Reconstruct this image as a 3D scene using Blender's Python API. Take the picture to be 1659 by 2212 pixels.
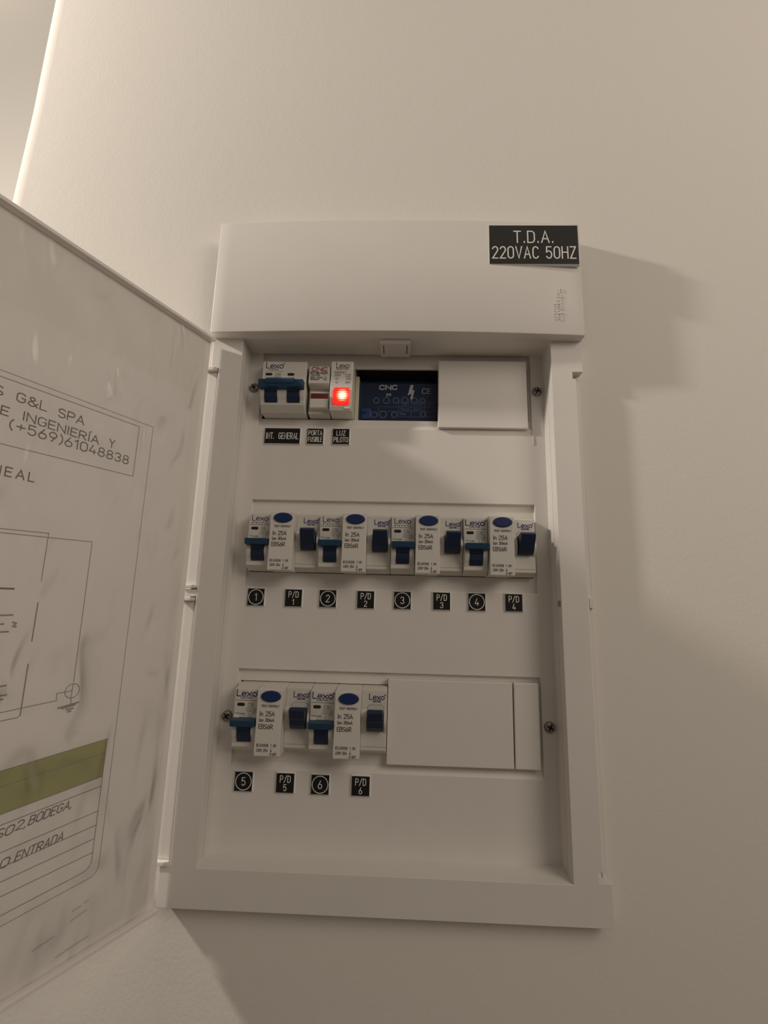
import bpy, bmesh, math, random
from mathutils import Vector, Matrix
random.seed(4)
for o in list(bpy.data.objects):
    bpy.data.objects.remove(o)
scene = bpy.context.scene
COL = scene.collection

# ------------------------------------------------------------------ units and camera
MM = 0.001
Z0 = 1.5                       # height of the middle breaker row above the floor (m)
FPX = 1050.0
CAM = Vector((6.09, -373.17, -47.33))
YAW, PITCH, ROLL = -0.0327, 0.1939, 0.0266


def cam_axes():
    f = Vector((math.sin(YAW) * math.cos(PITCH), math.cos(YAW) * math.cos(PITCH), math.sin(PITCH)))
    r0 = Vector((math.cos(YAW), -math.sin(YAW), 0))
    u0 = r0.cross(f)
    r = math.cos(ROLL) * r0 + math.sin(ROLL) * u0
    u = -math.sin(ROLL) * r0 + math.cos(ROLL) * u0
    return r, u, f


def at(x, y, depth):
    """pixel of the 1659x2212 photo -> (X, Z) in mm on the plane Y = depth"""
    r, u, f = cam_axes()
    d = f + r * ((x - 829.5) / FPX) - u * ((y - 1106) / FPX)
    t = (depth - CAM.y) / d.y
    p = CAM + d * t
    return p.x, p.z


cam_data = bpy.data.cameras.new('camera')
cam_data.sensor_fit = 'VERTICAL'
cam_data.sensor_height = 36.0
cam_data.lens = FPX / 2212 * 36.0
cam_data.clip_start = 0.01
cam_data.clip_end = 50
cam = bpy.data.objects.new('camera', cam_data)
COL.objects.link(cam)
_r, _u, _f = cam_axes()
cam.matrix_world = Matrix(((_r.x, _u.x, -_f.x, CAM.x * MM), (_r.y, _u.y, -_f.y, CAM.y * MM),
                           (_r.z, _u.z, -_f.z, CAM.z * MM + Z0), (0, 0, 0, 1)))
scene.camera = cam

# ------------------------------------------------------------------ light and exposure
world = bpy.data.worlds.new('world')
scene.world = world
world.use_nodes = True
world.node_tree.nodes['Background'].inputs[0].default_value = (1.0, 0.86, 0.72, 1)
world.node_tree.nodes['Background'].inputs[1].default_value = 0.115


def area(name, loc, target, size, power, col):
    d = bpy.data.lights.new(name, 'AREA')
    d.shape = 'DISK'
    d.size = size
    d.energy = power
    d.color = col
    o = bpy.data.objects.new(name, d)
    COL.objects.link(o)
    o.location = Vector(loc)
    o.rotation_euler = (Vector(target) - Vector(loc)).to_track_quat('-Z', 'Y').to_euler()
    return o


def bulb(name, loc, radius, power, col):
    d = bpy.data.lights.new(name, 'POINT')
    d.shadow_soft_size = radius
    d.energy = power
    d.color = col
    o = bpy.data.objects.new(name, d)
    COL.objects.link(o)
    o.location = loc
    return o


# lamp in the passage to the left, skimming along the wall
bulb('passage_lamp', (-0.92, -0.275, Z0 + 0.565), 0.036, 31, (1.0, 0.90, 0.79))
# ceiling lamp of the room
area('ceiling_lamp', (0.15, -0.95, 2.58), (0.15, -0.75, 0.0), 0.8, 1.0, (1.0, 0.88, 0.74))
bulb('room_fill', (0.75, -0.82, Z0 + 0.50), 0.32, 15.2, (1.0, 0.87, 0.73))  # added fill light on the right, lifts the door and wall
# added unseen light to brighten the rounded corner, behind the plane of the wall
bulb('corner_fill', (-0.60, 0.0, Z0 + 0.08), 0.03, 1.3, (1.0, 0.90, 0.78))

bulb('far_wall_fill', (-1.25, 0.25, Z0 + 1.85), 0.06, 4.5, (1.0, 0.88, 0.74))  # added light to brighten the top of the far wall

scene.view_settings.view_transform = 'Standard'
scene.view_settings.look = 'None'
scene.view_settings.exposure = 0.0
scene.view_settings.gamma = 1.0
scene.view_settings.use_curve_mapping = False


# ------------------------------------------------------------------ materials
def mat(name, col, rough=0.5, spec=0.5, metal=0.0, noise=0.0, nscale=300.0, bump=0.0, bscale=600.0,
        emit=None, estr=0.0, trans=0.0):
    m = bpy.data.materials.new(name)
    m.use_nodes = True
    nt = m.node_tree
    b = nt.nodes['Principled BSDF']
    b.inputs['Base Color'].default_value = (*col, 1)
    b.inputs['Roughness'].default_value = rough
    b.inputs['Specular IOR Level'].default_value = spec
    b.inputs['Metallic'].default_value = metal
    b.inputs['Transmission Weight'].default_value = trans
    tc = nt.nodes.new('ShaderNodeTexCoord')
    if noise > 0:
        n = nt.nodes.new('ShaderNodeTexNoise')
        n.inputs['Scale'].default_value = nscale
        n.inputs['Detail'].default_value = 3
        r = nt.nodes.new('ShaderNodeValToRGB')
        r.color_ramp.elements[0].color = (*[c * (1 - noise) for c in col], 1)
        r.color_ramp.elements[1].color = (*[min(1, c * (1 + noise)) for c in col], 1)
        r.color_ramp.elements[0].position = 0.3
        r.color_ramp.elements[1].position = 0.7
        nt.links.new(tc.outputs['Object'], n.inputs['Vector'])
        nt.links.new(n.outputs['Fac'], r.inputs['Fac'])
        nt.links.new(r.outputs['Color'], b.inputs['Base Color'])
    if bump > 0:
        n = nt.nodes.new('ShaderNodeTexNoise')
        n.inputs['Scale'].default_value = bscale
        n.inputs['Detail'].default_value = 4
        bp = nt.nodes.new('ShaderNodeBump')
        bp.inputs['Strength'].default_value = 1.0
        bp.inputs['Distance'].default_value = bump
        nt.links.new(tc.outputs['Object'], n.inputs['Vector'])
        nt.links.new(n.outputs['Fac'], bp.inputs['Height'])
        nt.links.new(bp.outputs['Normal'], b.inputs['Normal'])
    if emit:
        b.inputs['Emission Color'].default_value = (*emit, 1)
        b.inputs['Emission Strength'].default_value = estr
    return m


M = {}
M['plastic'] = mat('white_enclosure_plastic', (0.77, 0.74, 0.705), 0.42, 0.4, noise=0.012, nscale=40)
M['door'] = mat('white_door_plastic', (0.86, 0.825, 0.785), 0.38, 0.45, noise=0.012, nscale=30)
M['inner'] = mat('shaded_box_interior', (0.22, 0.21, 0.20), 0.7, 0.2)  # white box coloured grey to carry its interior shade
M['module'] = mat('breaker_plastic', (0.655, 0.635, 0.585), 0.45, 0.4, noise=0.015, nscale=90)
M['module_lt'] = mat('breaker_panel_plastic', (0.71, 0.69, 0.64), 0.42, 0.4, noise=0.015, nscale=90)
M['slot'] = mat('grey_toggle_slot', (0.33, 0.33, 0.32), 0.55, 0.3)
M['gap'] = mat('dark_seam', (0.03, 0.022, 0.016), 0.8, 0.1)
M['blue'] = mat('navy_toggle_plastic', (0.009, 0.022, 0.062), 0.40, 0.45)
M['bluebar'] = mat('blue_handle_plastic', (0.014, 0.055, 0.115), 0.42, 0.4)
M['button'] = mat('blue_test_button', (0.009, 0.026, 0.115), 0.42, 0.4)
M['black'] = mat('black_engraving_plate', (0.010, 0.009, 0.008), 0.35, 0.4)
M['tagwhite'] = mat('white_engraving_core', (0.80, 0.79, 0.77), 0.45, 0.4)
M['ink'] = mat('dark_grey_ink', (0.09, 0.08, 0.075), 0.6, 0.2)
M['inklt'] = mat('grey_ink', (0.24, 0.225, 0.21), 0.6, 0.2)
M['purple'] = mat('violet_ink', (0.045, 0.03, 0.17), 0.6, 0.2)
M['redink'] = mat('red_ink', (0.45, 0.05, 0.05), 0.6, 0.2)
M['brownwin'] = mat('dark_indicator_window', (0.035, 0.012, 0.008), 0.25, 0.5)
M['redstrip'] = mat('dark_red_window', (0.13, 0.015, 0.012), 0.25, 0.5)
M['steel'] = mat('zinc_screw', (0.30, 0.30, 0.29), 0.28, 0.5, metal=0.85, noise=0.1, nscale=500)
M['cream'] = mat('cream_plastic', (0.62, 0.58, 0.44), 0.5, 0.3)
M['navy'] = mat('dark_terminal_cover', (0.010, 0.021, 0.055), 0.25, 0.5)
M['blueterm'] = mat('blue_terminal_plastic', (0.012, 0.05, 0.17), 0.4, 0.4)
M['print'] = mat('pale_print', (0.42, 0.42, 0.43), 0.6, 0.2)
M['printdim'] = mat('dim_blue_print', (0.085, 0.13, 0.21), 0.6, 0.2)
M['paper'] = mat('paper', (0.88, 0.845, 0.82), 0.8, 0.1, noise=0.01, nscale=60)
M['green'] = mat('olive_green_ink', (0.40, 0.40, 0.17), 0.8, 0.1, noise=0.05, nscale=70)
M['pencil'] = mat('faded_print_ink', (0.31, 0.285, 0.27), 0.8, 0.1)
M['faint'] = mat('show_through_print', (0.63, 0.605, 0.575), 0.8, 0.1)
M['pencildk'] = mat('dark_print_ink', (0.17, 0.15, 0.148), 0.8, 0.1)
M['floor'] = mat('floor_tile', (0.25, 0.20, 0.15), 0.5, 0.4, noise=0.06, nscale=6)


def wall_material():
    m = mat('painted_plaster', (0.80, 0.765, 0.715), 0.75, 0.25)
    nt = m.node_tree
    b = nt.nodes['Principled BSDF']
    tc = nt.nodes.new('ShaderNodeTexCoord')
    n1 = nt.nodes.new('ShaderNodeTexNoise')
    n1.inputs['Scale'].default_value = 400
    n1.inputs['Detail'].default_value = 3
    n1.inputs['Roughness'].default_value = 0.55
    n2 = nt.nodes.new('ShaderNodeTexNoise')
    n2.inputs['Scale'].default_value = 60
    n2.inputs['Detail'].default_value = 2
    mx = nt.nodes.new('ShaderNodeMath')
    mx.operation = 'MULTIPLY_ADD'
    mx.inputs[1].default_value = 1.2
    bp = nt.nodes.new('ShaderNodeBump')
    bp.inputs['Strength'].default_value = 1.0
    bp.inputs['Distance'].default_value = 0.00013
    n3 = nt.nodes.new('ShaderNodeTexNoise')
    n3.inputs['Scale'].default_value = 5
    rp = nt.nodes.new('ShaderNodeValToRGB')
    rp.color_ramp.elements[0].color = (0.785, 0.75, 0.70, 1)
    rp.color_ramp.elements[1].color = (0.81, 0.775, 0.725, 1)
    for n in (n1, n2, n3):
        nt.links.new(tc.outputs['Object'], n.inputs['Vector'])
    nt.links.new(n2.outputs['Fac'], mx.inputs[0])
    nt.links.new(n1.outputs['Fac'], mx.inputs[2])
    nt.links.new(mx.outputs[0], bp.inputs['Height'])
    nt.links.new(bp.outputs['Normal'], b.inputs['Normal'])
    nt.links.new(n3.outputs['Fac'], rp.inputs['Fac'])
    nt.links.new(rp.outputs['Color'], b.inputs['Base Color'])
    return m


M['wall'] = wall_material()


def lamp_material():
    """lit red lens: brighter stripes where the lamp filament shows through"""
    m = bpy.data.materials.new('lit_red_lens')
    m.use_nodes = True
    nt = m.node_tree
    b = nt.nodes['Principled BSDF']
    b.inputs['Base Color'].default_value = (0.5, 0.02, 0.01, 1)
    b.inputs['Roughness'].default_value = 0.25
    tc = nt.nodes.new('ShaderNodeTexCoord')
    mp = nt.nodes.new('ShaderNodeMapping')
    mp.vector_type = 'POINT'
    mp.inputs['Scale'].default_value = (135, 0, 120)
    mp.inputs['Location'].default_value = (-0.12, 0, -0.10)
    gr = nt.nodes.new('ShaderNodeTexGradient')
    gr.gradient_type = 'SPHERICAL'
    wv = nt.nodes.new('ShaderNodeTexWave')
    wv.bands_direction = 'Z'
    wv.inputs['Scale'].default_value = 210
    wv.inputs['Distortion'].default_value = 2.5
    mu = nt.nodes.new('ShaderNodeMath')
    mu.operation = 'MULTIPLY_ADD'
    mu.inputs[1].default_value = 0.32
    sub = nt.nodes.new('ShaderNodeMath')
    sub.operation = 'MULTIPLY_ADD'
    sub.inputs[1].default_value = 1.0
    sub.inputs[2].default_value = -0.20
    rp = nt.nodes.new('ShaderNodeValToRGB')
    e = rp.color_ramp.elements
    e[0].position, e[0].color = 0.0, (0.72, 0.010, 0.008, 1)
    e[1].position, e[1].color = 0.75, (2.6, 1.6, 1.0, 1)
    k = rp.color_ramp.elements.new(0.40)
    k.color = (1.0, 0.045, 0.02, 1)
    k = rp.color_ramp.elements.new(0.52)
    k.color = (1.6, 0.55, 0.28, 1)
    nt.links.new(tc.outputs['Object'], mp.inputs['Vector'])
    nt.links.new(mp.outputs['Vector'], gr.inputs['Vector'])
    nt.links.new(tc.outputs['Object'], wv.inputs['Vector'])
    nt.links.new(wv.outputs['Fac'], mu.inputs[0])
    nt.links.new(gr.outputs['Fac'], mu.inputs[2])
    nt.links.new(mu.outputs[0], sub.inputs[0])
    nt.links.new(sub.outputs[0], rp.inputs['Fac'])
    nt.links.new(rp.outputs['Color'], b.inputs['Emission Color'])
    b.inputs['Emission Strength'].default_value = 1.0
    return m


M['lens'] = lamp_material()


def film_material():
    m = bpy.data.materials.new('clear_plastic_film')
    m.use_nodes = True
    nt = m.node_tree
    for n in list(nt.nodes):
        nt.nodes.remove(n)
    out = nt.nodes.new('ShaderNodeOutputMaterial')
    tr = nt.nodes.new('ShaderNodeBsdfTransparent')
    tr.inputs[0].default_value = (0.99, 0.99, 0.985, 1)
    df = nt.nodes.new('ShaderNodeBsdfDiffuse')
    df.inputs[0].default_value = (0.86, 0.84, 0.80, 1)
    gl = nt.nodes.new('ShaderNodeBsdfGlossy')
    gl.inputs['Roughness'].default_value = 0.22
    gl.inputs[0].default_value = (0.9, 0.9, 0.9, 1)
    m1 = nt.nodes.new('ShaderNodeMixShader')
    m1.inputs[0].default_value = 0.07
    m2 = nt.nodes.new('ShaderNodeMixShader')
    fr = nt.nodes.new('ShaderNodeFresnel')
    fr.inputs[0].default_value = 1.40
    tc = nt.nodes.new('ShaderNodeTexCoord')
    n = nt.nodes.new('ShaderNodeTexNoise')
    n.noise_type = 'RIDGED_MULTIFRACTAL'
    n.inputs['Scale'].default_value = 24
    n.inputs['Detail'].default_value = 3
    n.inputs['Distortion'].default_value = 0.8
    bp = nt.nodes.new('ShaderNodeBump')
    bp.inputs['Distance'].default_value = 0.0040
    mp = nt.nodes.new('ShaderNodeMapping')
    mp.inputs['Scale'].default_value = (2.2, 1.0, 1.0)
    mp.inputs['Rotation'].default_value = (0, 0.5, 0)
    rp = nt.nodes.new('ShaderNodeMapRange')
    rp.inputs['From Min'].default_value = 0.35
    rp.inputs['From Max'].default_value = 1.25
    rp.inputs['To Min'].default_value = 0.08
    rp.inputs['To Max'].default_value = 0.50
    nt.links.new(tc.outputs['Object'], mp.inputs['Vector'])
    nt.links.new(mp.outputs['Vector'], n.inputs['Vector'])
    nt.links.new(n.outputs['Fac'], rp.inputs['Value'])
    nt.links.new(rp.outputs['Result'], m1.inputs[0])
    nt.links.new(n.outputs['Fac'], bp.inputs['Height'])
    nt.links.new(bp.outputs['Normal'], gl.inputs['Normal'])
    nt.links.new(bp.outputs['Normal'], fr.inputs['Normal'])
    nt.links.new(tr.outputs[0], m1.inputs[1])
    nt.links.new(df.outputs[0], m1.inputs[2])
    nt.links.new(fr.outputs[0], m2.inputs[0])
    nt.links.new(m1.outputs[0], m2.inputs[1])
    nt.links.new(gl.outputs[0], m2.inputs[2])
    nt.links.new(m2.outputs[0], out.inputs[0])
    return m


M['film'] = film_material()


# ------------------------------------------------------------------ mesh helpers (all in mm)
class MB:
    def __init__(self):
        self.v, self.f = [], []

    def quad(self, *p):
        n = len(self.v)
        self.v += [tuple(q) for q in p]
        self.f.append(tuple(range(n, n + len(p))))
        return self

    def box(self, x0, x1, y0, y1, z0, z1):
        n = len(self.v)
        self.v += [(x, y, z) for x in (x0, x1) for y in (y0, y1) for z in (z0, z1)]
        for q in ((0, 1, 3, 2), (4, 6, 7, 5), (0, 4, 5, 1), (2, 3, 7, 6), (0, 2, 6, 4), (1, 5, 7, 3)):
            self.f.append(tuple(n + i for i in q))
        return self

    def prism(self, prof, a0, a1, axis='x'):
        """extrude a closed profile; axis x: prof=(y,z); y: prof=(x,z); z: prof=(x,y)"""
        n = len(self.v)
        k = len(prof)
        for a in (a0, a1):
            for p, q in prof:
                self.v.append({'x': (a, p, q), 'y': (p, a, q), 'z': (p, q, a)}[axis])
        self.f.append(tuple(n + i for i in range(k)))
        self.f.append(tuple(n + k + i for i in reversed(range(k))))
        for i in range(k):
            j = (i + 1) % k
            self.f.append((n + i, n + k + i, n + k + j, n + j))
        return self

    def field(self, xs, zs, depth, back):
        """cells of a stepped relief: depth(i,j) gives the front Y of a cell or None for an opening"""
        nx, nz = len(xs) - 1, len(zs) - 1
        D = {(i, j): depth(i, j) for i in range(nx) for j in range(nz)}

        def g(i, j):
            d = D.get((i, j))
            return back if d is None else d
        for i in range(nx):
            for j in range(nz):
                d = D[(i, j)]
                x0, x1, z0, z1 = xs[i], xs[i + 1], zs[j], zs[j + 1]
                if d is not None:
                    self.quad((x0, d, z0), (x1, d, z0), (x1, d, z1), (x0, d, z1))
                    self.quad((x0, back, z0), (x0, back, z1), (x1, back, z1), (x1, back, z0))
        for i in range(nx + 1):
            for j in range(nz):
                a, b = g(i - 1, j), g(i, j)
                if a != b:
                    x = xs[i]
                    self.quad((x, a, zs[j]), (x, b, zs[j]), (x, b, zs[j + 1]), (x, a, zs[j + 1]))
        for i in range(nx):
            for j in range(nz + 1):
                a, b = g(i, j - 1), g(i, j)
                if a != b:
                    z = zs[j]
                    self.quad((xs[i], a, z), (xs[i + 1], a, z), (xs[i + 1], b, z), (xs[i], b, z))
        return self

    def build(self, name, m, parent=None, bevel=0.0, seg=2, smooth=False, loc=None, rotz=0.0, merge=True):
        me = bpy.data.meshes.new(name)
        me.from_pydata([(x * MM, y * MM, z * MM) for x, y, z in self.v], [], self.f)
        bm = bmesh.new()
        bm.from_mesh(me)
        if merge:
            bmesh.ops.remove_doubles(bm, verts=bm.verts, dist=1e-6)
            bmesh.ops.recalc_face_normals(bm, faces=bm.faces)
        bm.to_mesh(me)
        bm.free()
        me.materials.append(M[m] if isinstance(m, str) else m)
        o = bpy.data.objects.new(name, me)
        COL.objects.link(o)
        if parent:
            o.parent = parent
        if loc:
            o.location = Vector(loc)
        o.rotation_euler = (0, 0, rotz)
        if smooth:
            for p in me.polygons:
                p.use_smooth = True
        if bevel > 0:
            b = o.modifiers.new('bevel', 'BEVEL')
            b.width = bevel * MM
            b.segments = seg
            b.limit_method = 'ANGLE'
            b.angle_limit = math.radians(28)
        return o


def tag(o, label, cat, group=None):
    o['label'] = label
    o['category'] = cat
    if group:
        o['group'] = group
    return o


def thing(name, label, cat, loc, rotz=0.0, group=None):
    o = bpy.data.objects.new(name, None)
    COL.objects.link(o)
    o.empty_display_size = 0.01
    o.location = loc
    o.rotation_euler = (0, 0, rotz)
    return tag(o, label, cat, group)


def W(x, y, z):
    return Vector((x * MM, y * MM, z * MM + Z0))


# ------------------------------------------------------------------ stroke lettering
def arc(cx, cy, rx, ry, a0, a1, n=10):
    return [(cx + rx * math.cos(math.radians(a0 + (a1 - a0) * i / n)),
             cy + ry * math.sin(math.radians(a0 + (a1 - a0) * i / n))) for i in range(n + 1)]


def ell(cx, cy, rx, ry, n=18):
    return arc(cx, cy, rx, ry, 90, 450, n)


def stadium(w, r=None):
    r = r or w / 2
    return (arc(w - r, 1 - r, r, r, 90, 0, 5) + arc(w - r, r, r, r, 0, -90, 5) + arc(r, r, r, r, -90, -180, 5)
            + arc(r, 1 - r, r, r, 180, 90, 5))


def _bowl(x0, x1, y0, y1):
    r = (y1 - y0) / 2
    return [(x0, y1)] + arc(x1 - r * 0.8, (y0 + y1) / 2, r * 0.8, r, 90, -90, 8) + [(x0, y0)]


S_ = arc(.26, .755, .24, .245, 30, 250, 9) + arc(.25, .255, .25, .255, 80, -150, 10)
GL = {
    'A': (.56, [[(0, 0), (.28, 1), (.56, 0)], [(.1, .33), (.46, .33)]]),
    'B': (.5, [[(0, 0), (0, 1)], _bowl(0, .47, .52, 1), _bowl(0, .5, 0, .52)]),
    'C': (.5, [arc(.26, .72, .25, .28, 25, 180, 7) + arc(.26, .28, .25, .28, 180, 335, 7)]),
    'D': (.5, [[(0, 0), (0, 1), (.22, 1)] + arc(.24, .74, .26, .26, 90, 0, 5) + arc(.24, .26, .26, .26, 0, -90, 5) + [(0, 0)]]),
    'E': (.44, [[(.44, 1), (0, 1), (0, 0), (.44, 0)], [(0, .52), (.38, .52)]]),
    'F': (.44, [[(.44, 1), (0, 1), (0, 0)], [(0, .52), (.38, .52)]]),
    'G': (.52, [arc(.26, .72, .25, .28, 25, 180, 7) + arc(.26, .28, .25, .28, 180, 360, 7) + [(.51, .48), (.3, .48)]]),
    'H': (.52, [[(0, 0), (0, 1)], [(.52, 0), (.52, 1)], [(0, .52), (.52, .52)]]),
    'I': (.06, [[(.03, 0), (.03, 1)]]),
    'Í': (.06, [[(.03, 0), (.03, 1)], [(.03, 1.15), (.13, 1.32)]]),
    'L': (.42, [[(0, 1), (0, 0), (.42, 0)]]),
    'M': (.62, [[(0, 0), (0, 1), (.31, .35), (.62, 1), (.62, 0)]]),
    'N': (.52, [[(0, 0), (0, 1), (.52, 0), (.52, 1)]]),
    'O': (.54, [stadium(.54)]),
    'P': (.5, [[(0, 0), (0, 1)], _bowl(0, .5, .46, 1)]),
    'R': (.52, [[(0, 0), (0, 1)], _bowl(0, .5, .48, 1), [(.22, .48), (.52, 0)]]),
    'S': (.5, [S_]),
    'T': (.5, [[(0, 1), (.5, 1)], [(.25, 1), (.25, 0)]]),
    'U': (.52, [[(0, 1), (0, .26)] + arc(.26, .26, .26, .26, 180, 360, 8) + [(.52, 1)]]),
    'V': (.54, [[(0, 1), (.27, 0), (.54, 1)]]),
    'X': (.5, [[(0, 0), (.5, 1)], [(0, 1), (.5, 0)]]),
    'Y': (.5, [[(0, 1), (.25, .5), (.5, 1)], [(.25, .5), (.25, 0)]]),
    'Z': (.48, [[(0, 1), (.48, 1), (0, 0), (.48, 0)]]),
    '0': (.5, [stadium(.5)]),
    '1': (.24, [[(0, .78), (.2, 1), (.2, 0)]]),
    '2': (.48, [arc(.24, .75, .24, .25, 165, -35, 9) + [(0, 0), (.48, 0)]]),
    '3': (.5, [arc(.24, .76, .23, .24, 160, -90, 9), arc(.24, .26, .25, .26, 90, -160, 9)]),
    '4': (.5, [[(.38, 0), (.38, .5)], [(.26, 1), (0, .25), (.5, .25)]]),
    '5': (.5, [[(.46, 1), (.06, 1), (.03, .54)] + arc(.25, .32, .25, .32, 130, -150, 10)]),
    '6': (.5, [ell(.25, .29, .25, .29), [(.03, .40), (.32, 1)]]),
    '7': (.46, [[(0, 1), (.46, 1), (.12, 0)]]),
    '8': (.5, [ell(.25, .76, .21, .24), ell(.25, .26, .25, .26)]),
    '9': (.5, [ell(.25, .71, .25, .29), [(.47, .60), (.18, 0)]]),
    '.': (.06, [[(.03, 0), (.03, .09)]]),
    ',': (.08, [[(.06, .06), (.0, -.14)]]),
    '-': (.3, [[(0, .48), (.3, .48)]]),
    '+': (.5, [[(0, .48), (.5, .48)], [(.25, .23), (.25, .73)]]),
    '/': (.44, [[(0, -.05), (.44, 1.05)]]),
    '(': (.22, [arc(.5, .48, .5, .72, 130, 230, 8)]),
    ')': (.22, [arc(-.28, .48, .5, .72, 50, -50, 8)]),
    '&': (.6, [[(.6, .42), (.35, .02), (.2, -.01), (.02, .16), (.05, .4), (.4, .72), (.36, .95), (.2, 1), (.08, .84), (.2, .58), (.6, 0)]]),
    '~': (.4, [[(0, .45), (.1, .55), (.3, .42), (.4, .52)]]),
    'a': (.44, [ell(.2, .31, .2, .31), [(.42, .62), (.42, 0)]]),
    'c': (.42, [arc(.23, .31, .22, .31, 45, 315, 10)]),
    'd': (.46, [ell(.21, .31, .21, .31), [(.44, 1), (.44, 0)]]),
    'e': (.48, [[(.03, .32), (.45, .32)] + arc(.24, .31, .22, .31, 0, 310, 13)]),
    'h': (.42, [[(0, 1), (0, 0)], [(0, .42)] + arc(.2, .42, .2, .2, 180, 0, 6) + [(.4, 0)]]),
    'i': (.06, [[(.03, 0), (.03, .62)], [(.03, .82), (.03, .92)]]),
    'l': (.06, [[(.03, 0), (.03, 1)]]),
    'm': (.66, [[(0, 0), (0, .62)], [(0, .42)] + arc(.16, .44, .16, .18, 180, 0, 5) + [(.32, 0)], [(.32, .42)] + arc(.48, .44, .16, .18, 180, 0, 5) + [(.64, 0)]]),
    'n': (.42, [[(0, 0), (0, .62)], [(0, .42)] + arc(.2, .42, .2, .2, 180, 0, 6) + [(.4, 0)]]),
    'o': (.50, [ell(.25, .31, .24, .31)]),
    'r': (.28, [[(0, 0), (0, .62)], [(0, .4)] + arc(.2, .4, .2, .22, 180, 75, 5)]),
    't': (.3, [[(.12, .95), (.12, .1), (.3, .02)], [(0, .64), (.28, .64)]]),
    'x': (.48, [[(0, 0), (.48, .62)], [(0, .62), (.48, 0)]]),
    '^': (.5, [[(0, 0), (.25, .8), (.5, 0), (0, 0)]]),
    '*': (.12, [ell(.06, .62, .055, .055, 8)]),
}


def ribbons(mb, polys, wd, O, U, V, N, off=0.12):
    """flat strokes of width wd along polylines given in (u,v) mm"""
    O, U, V, N = Vector(O), Vector(U), Vector(V), Vector(N)
    for num, pl in enumerate(polys):
        lift = off + 0.012 * (num % 7)          # strokes that cross lie one above the other
        pts = [Vector((p[0], p[1])) for p in pl]
        pts = [p for i, p in enumerate(pts) if i == 0 or (p - pts[i - 1]).length > 1e-4]
        if len(pts) < 2:
            continue
        closed = (pts[0] - pts[-1]).length < 1e-3 and len(pts) > 3
        k = len(pts)
        L, R_ = [], []
        for i in range(k):
            if closed:
                a = pts[i] - pts[i - 1 if i > 0 else k - 2]
                b = pts[(i + 1) if i < k - 1 else 1] - pts[i]
            else:
                a = pts[i] - pts[i - 1] if i > 0 else pts[1] - pts[0]
                b = pts[i + 1] - pts[i] if i < k - 1 else pts[-1] - pts[-2]
            a, b = a.normalized(), b.normalized()
            t = a + b
            t = t.normalized() if t.length > 1e-3 else a
            c = max(0.45, t.dot(a))
            nn = Vector((-t.y, t.x)) * (wd / 2 / c)
            p = pts[i]
            if not closed and i == 0:
                p = p - a * wd * 0.4
            if not closed and i == k - 1:
                p = p + b * wd * 0.4
            L.append(p + nn)
            R_.append(p - nn)
        n0 = len(mb.v)
        for p in L + R_:
            q = O + U * p.x + V * p.y + N * lift
            mb.v.append(tuple(q))
        for i in range(k - 1):
            mb.f.append((n0 + k + i, n0 + k + i + 1, n0 + i + 1, n0 + i))


def text_polys(s, h, width=None, gap=0.17, slant=0.0, u0=0.0, v0=0.0, space=0.42):
    """strokes for a line of text of cap height h, optionally fitted to a width; baseline left at (u0,v0)"""
    x = 0.0
    items = []
    for ch in s:
        if ch == ' ':
            x += space
            continue
        w, pl = GL[ch]
        items.append((x, pl))
        x += w + gap
    tot = x - gap
    k = (width / tot) if width else h
    out = []
    for x0, pl in items:
        for p in pl:
            out.append([(u0 + (x0 + a) * k + slant * b * h, v0 + b * h) for a, b in p])
    return out


FRONT = dict(U=(1, 0, 0), V=(0, 0, 1), N=(0, -1, 0))


def print_on(parent, name, jobs, wd, m, y, off=0.12):
    """jobs: list of polylines in (x,z) mm of the parent, on the plane y"""
    mb = MB()
    ribbons(mb, jobs, wd, (0, y, 0), off=off, **FRONT)
    return mb.build(name, m, parent, merge=False)


# ------------------------------------------------------------------ the setting
WALL_Y = -12.0          # front of the plastered wall, mm


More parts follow.
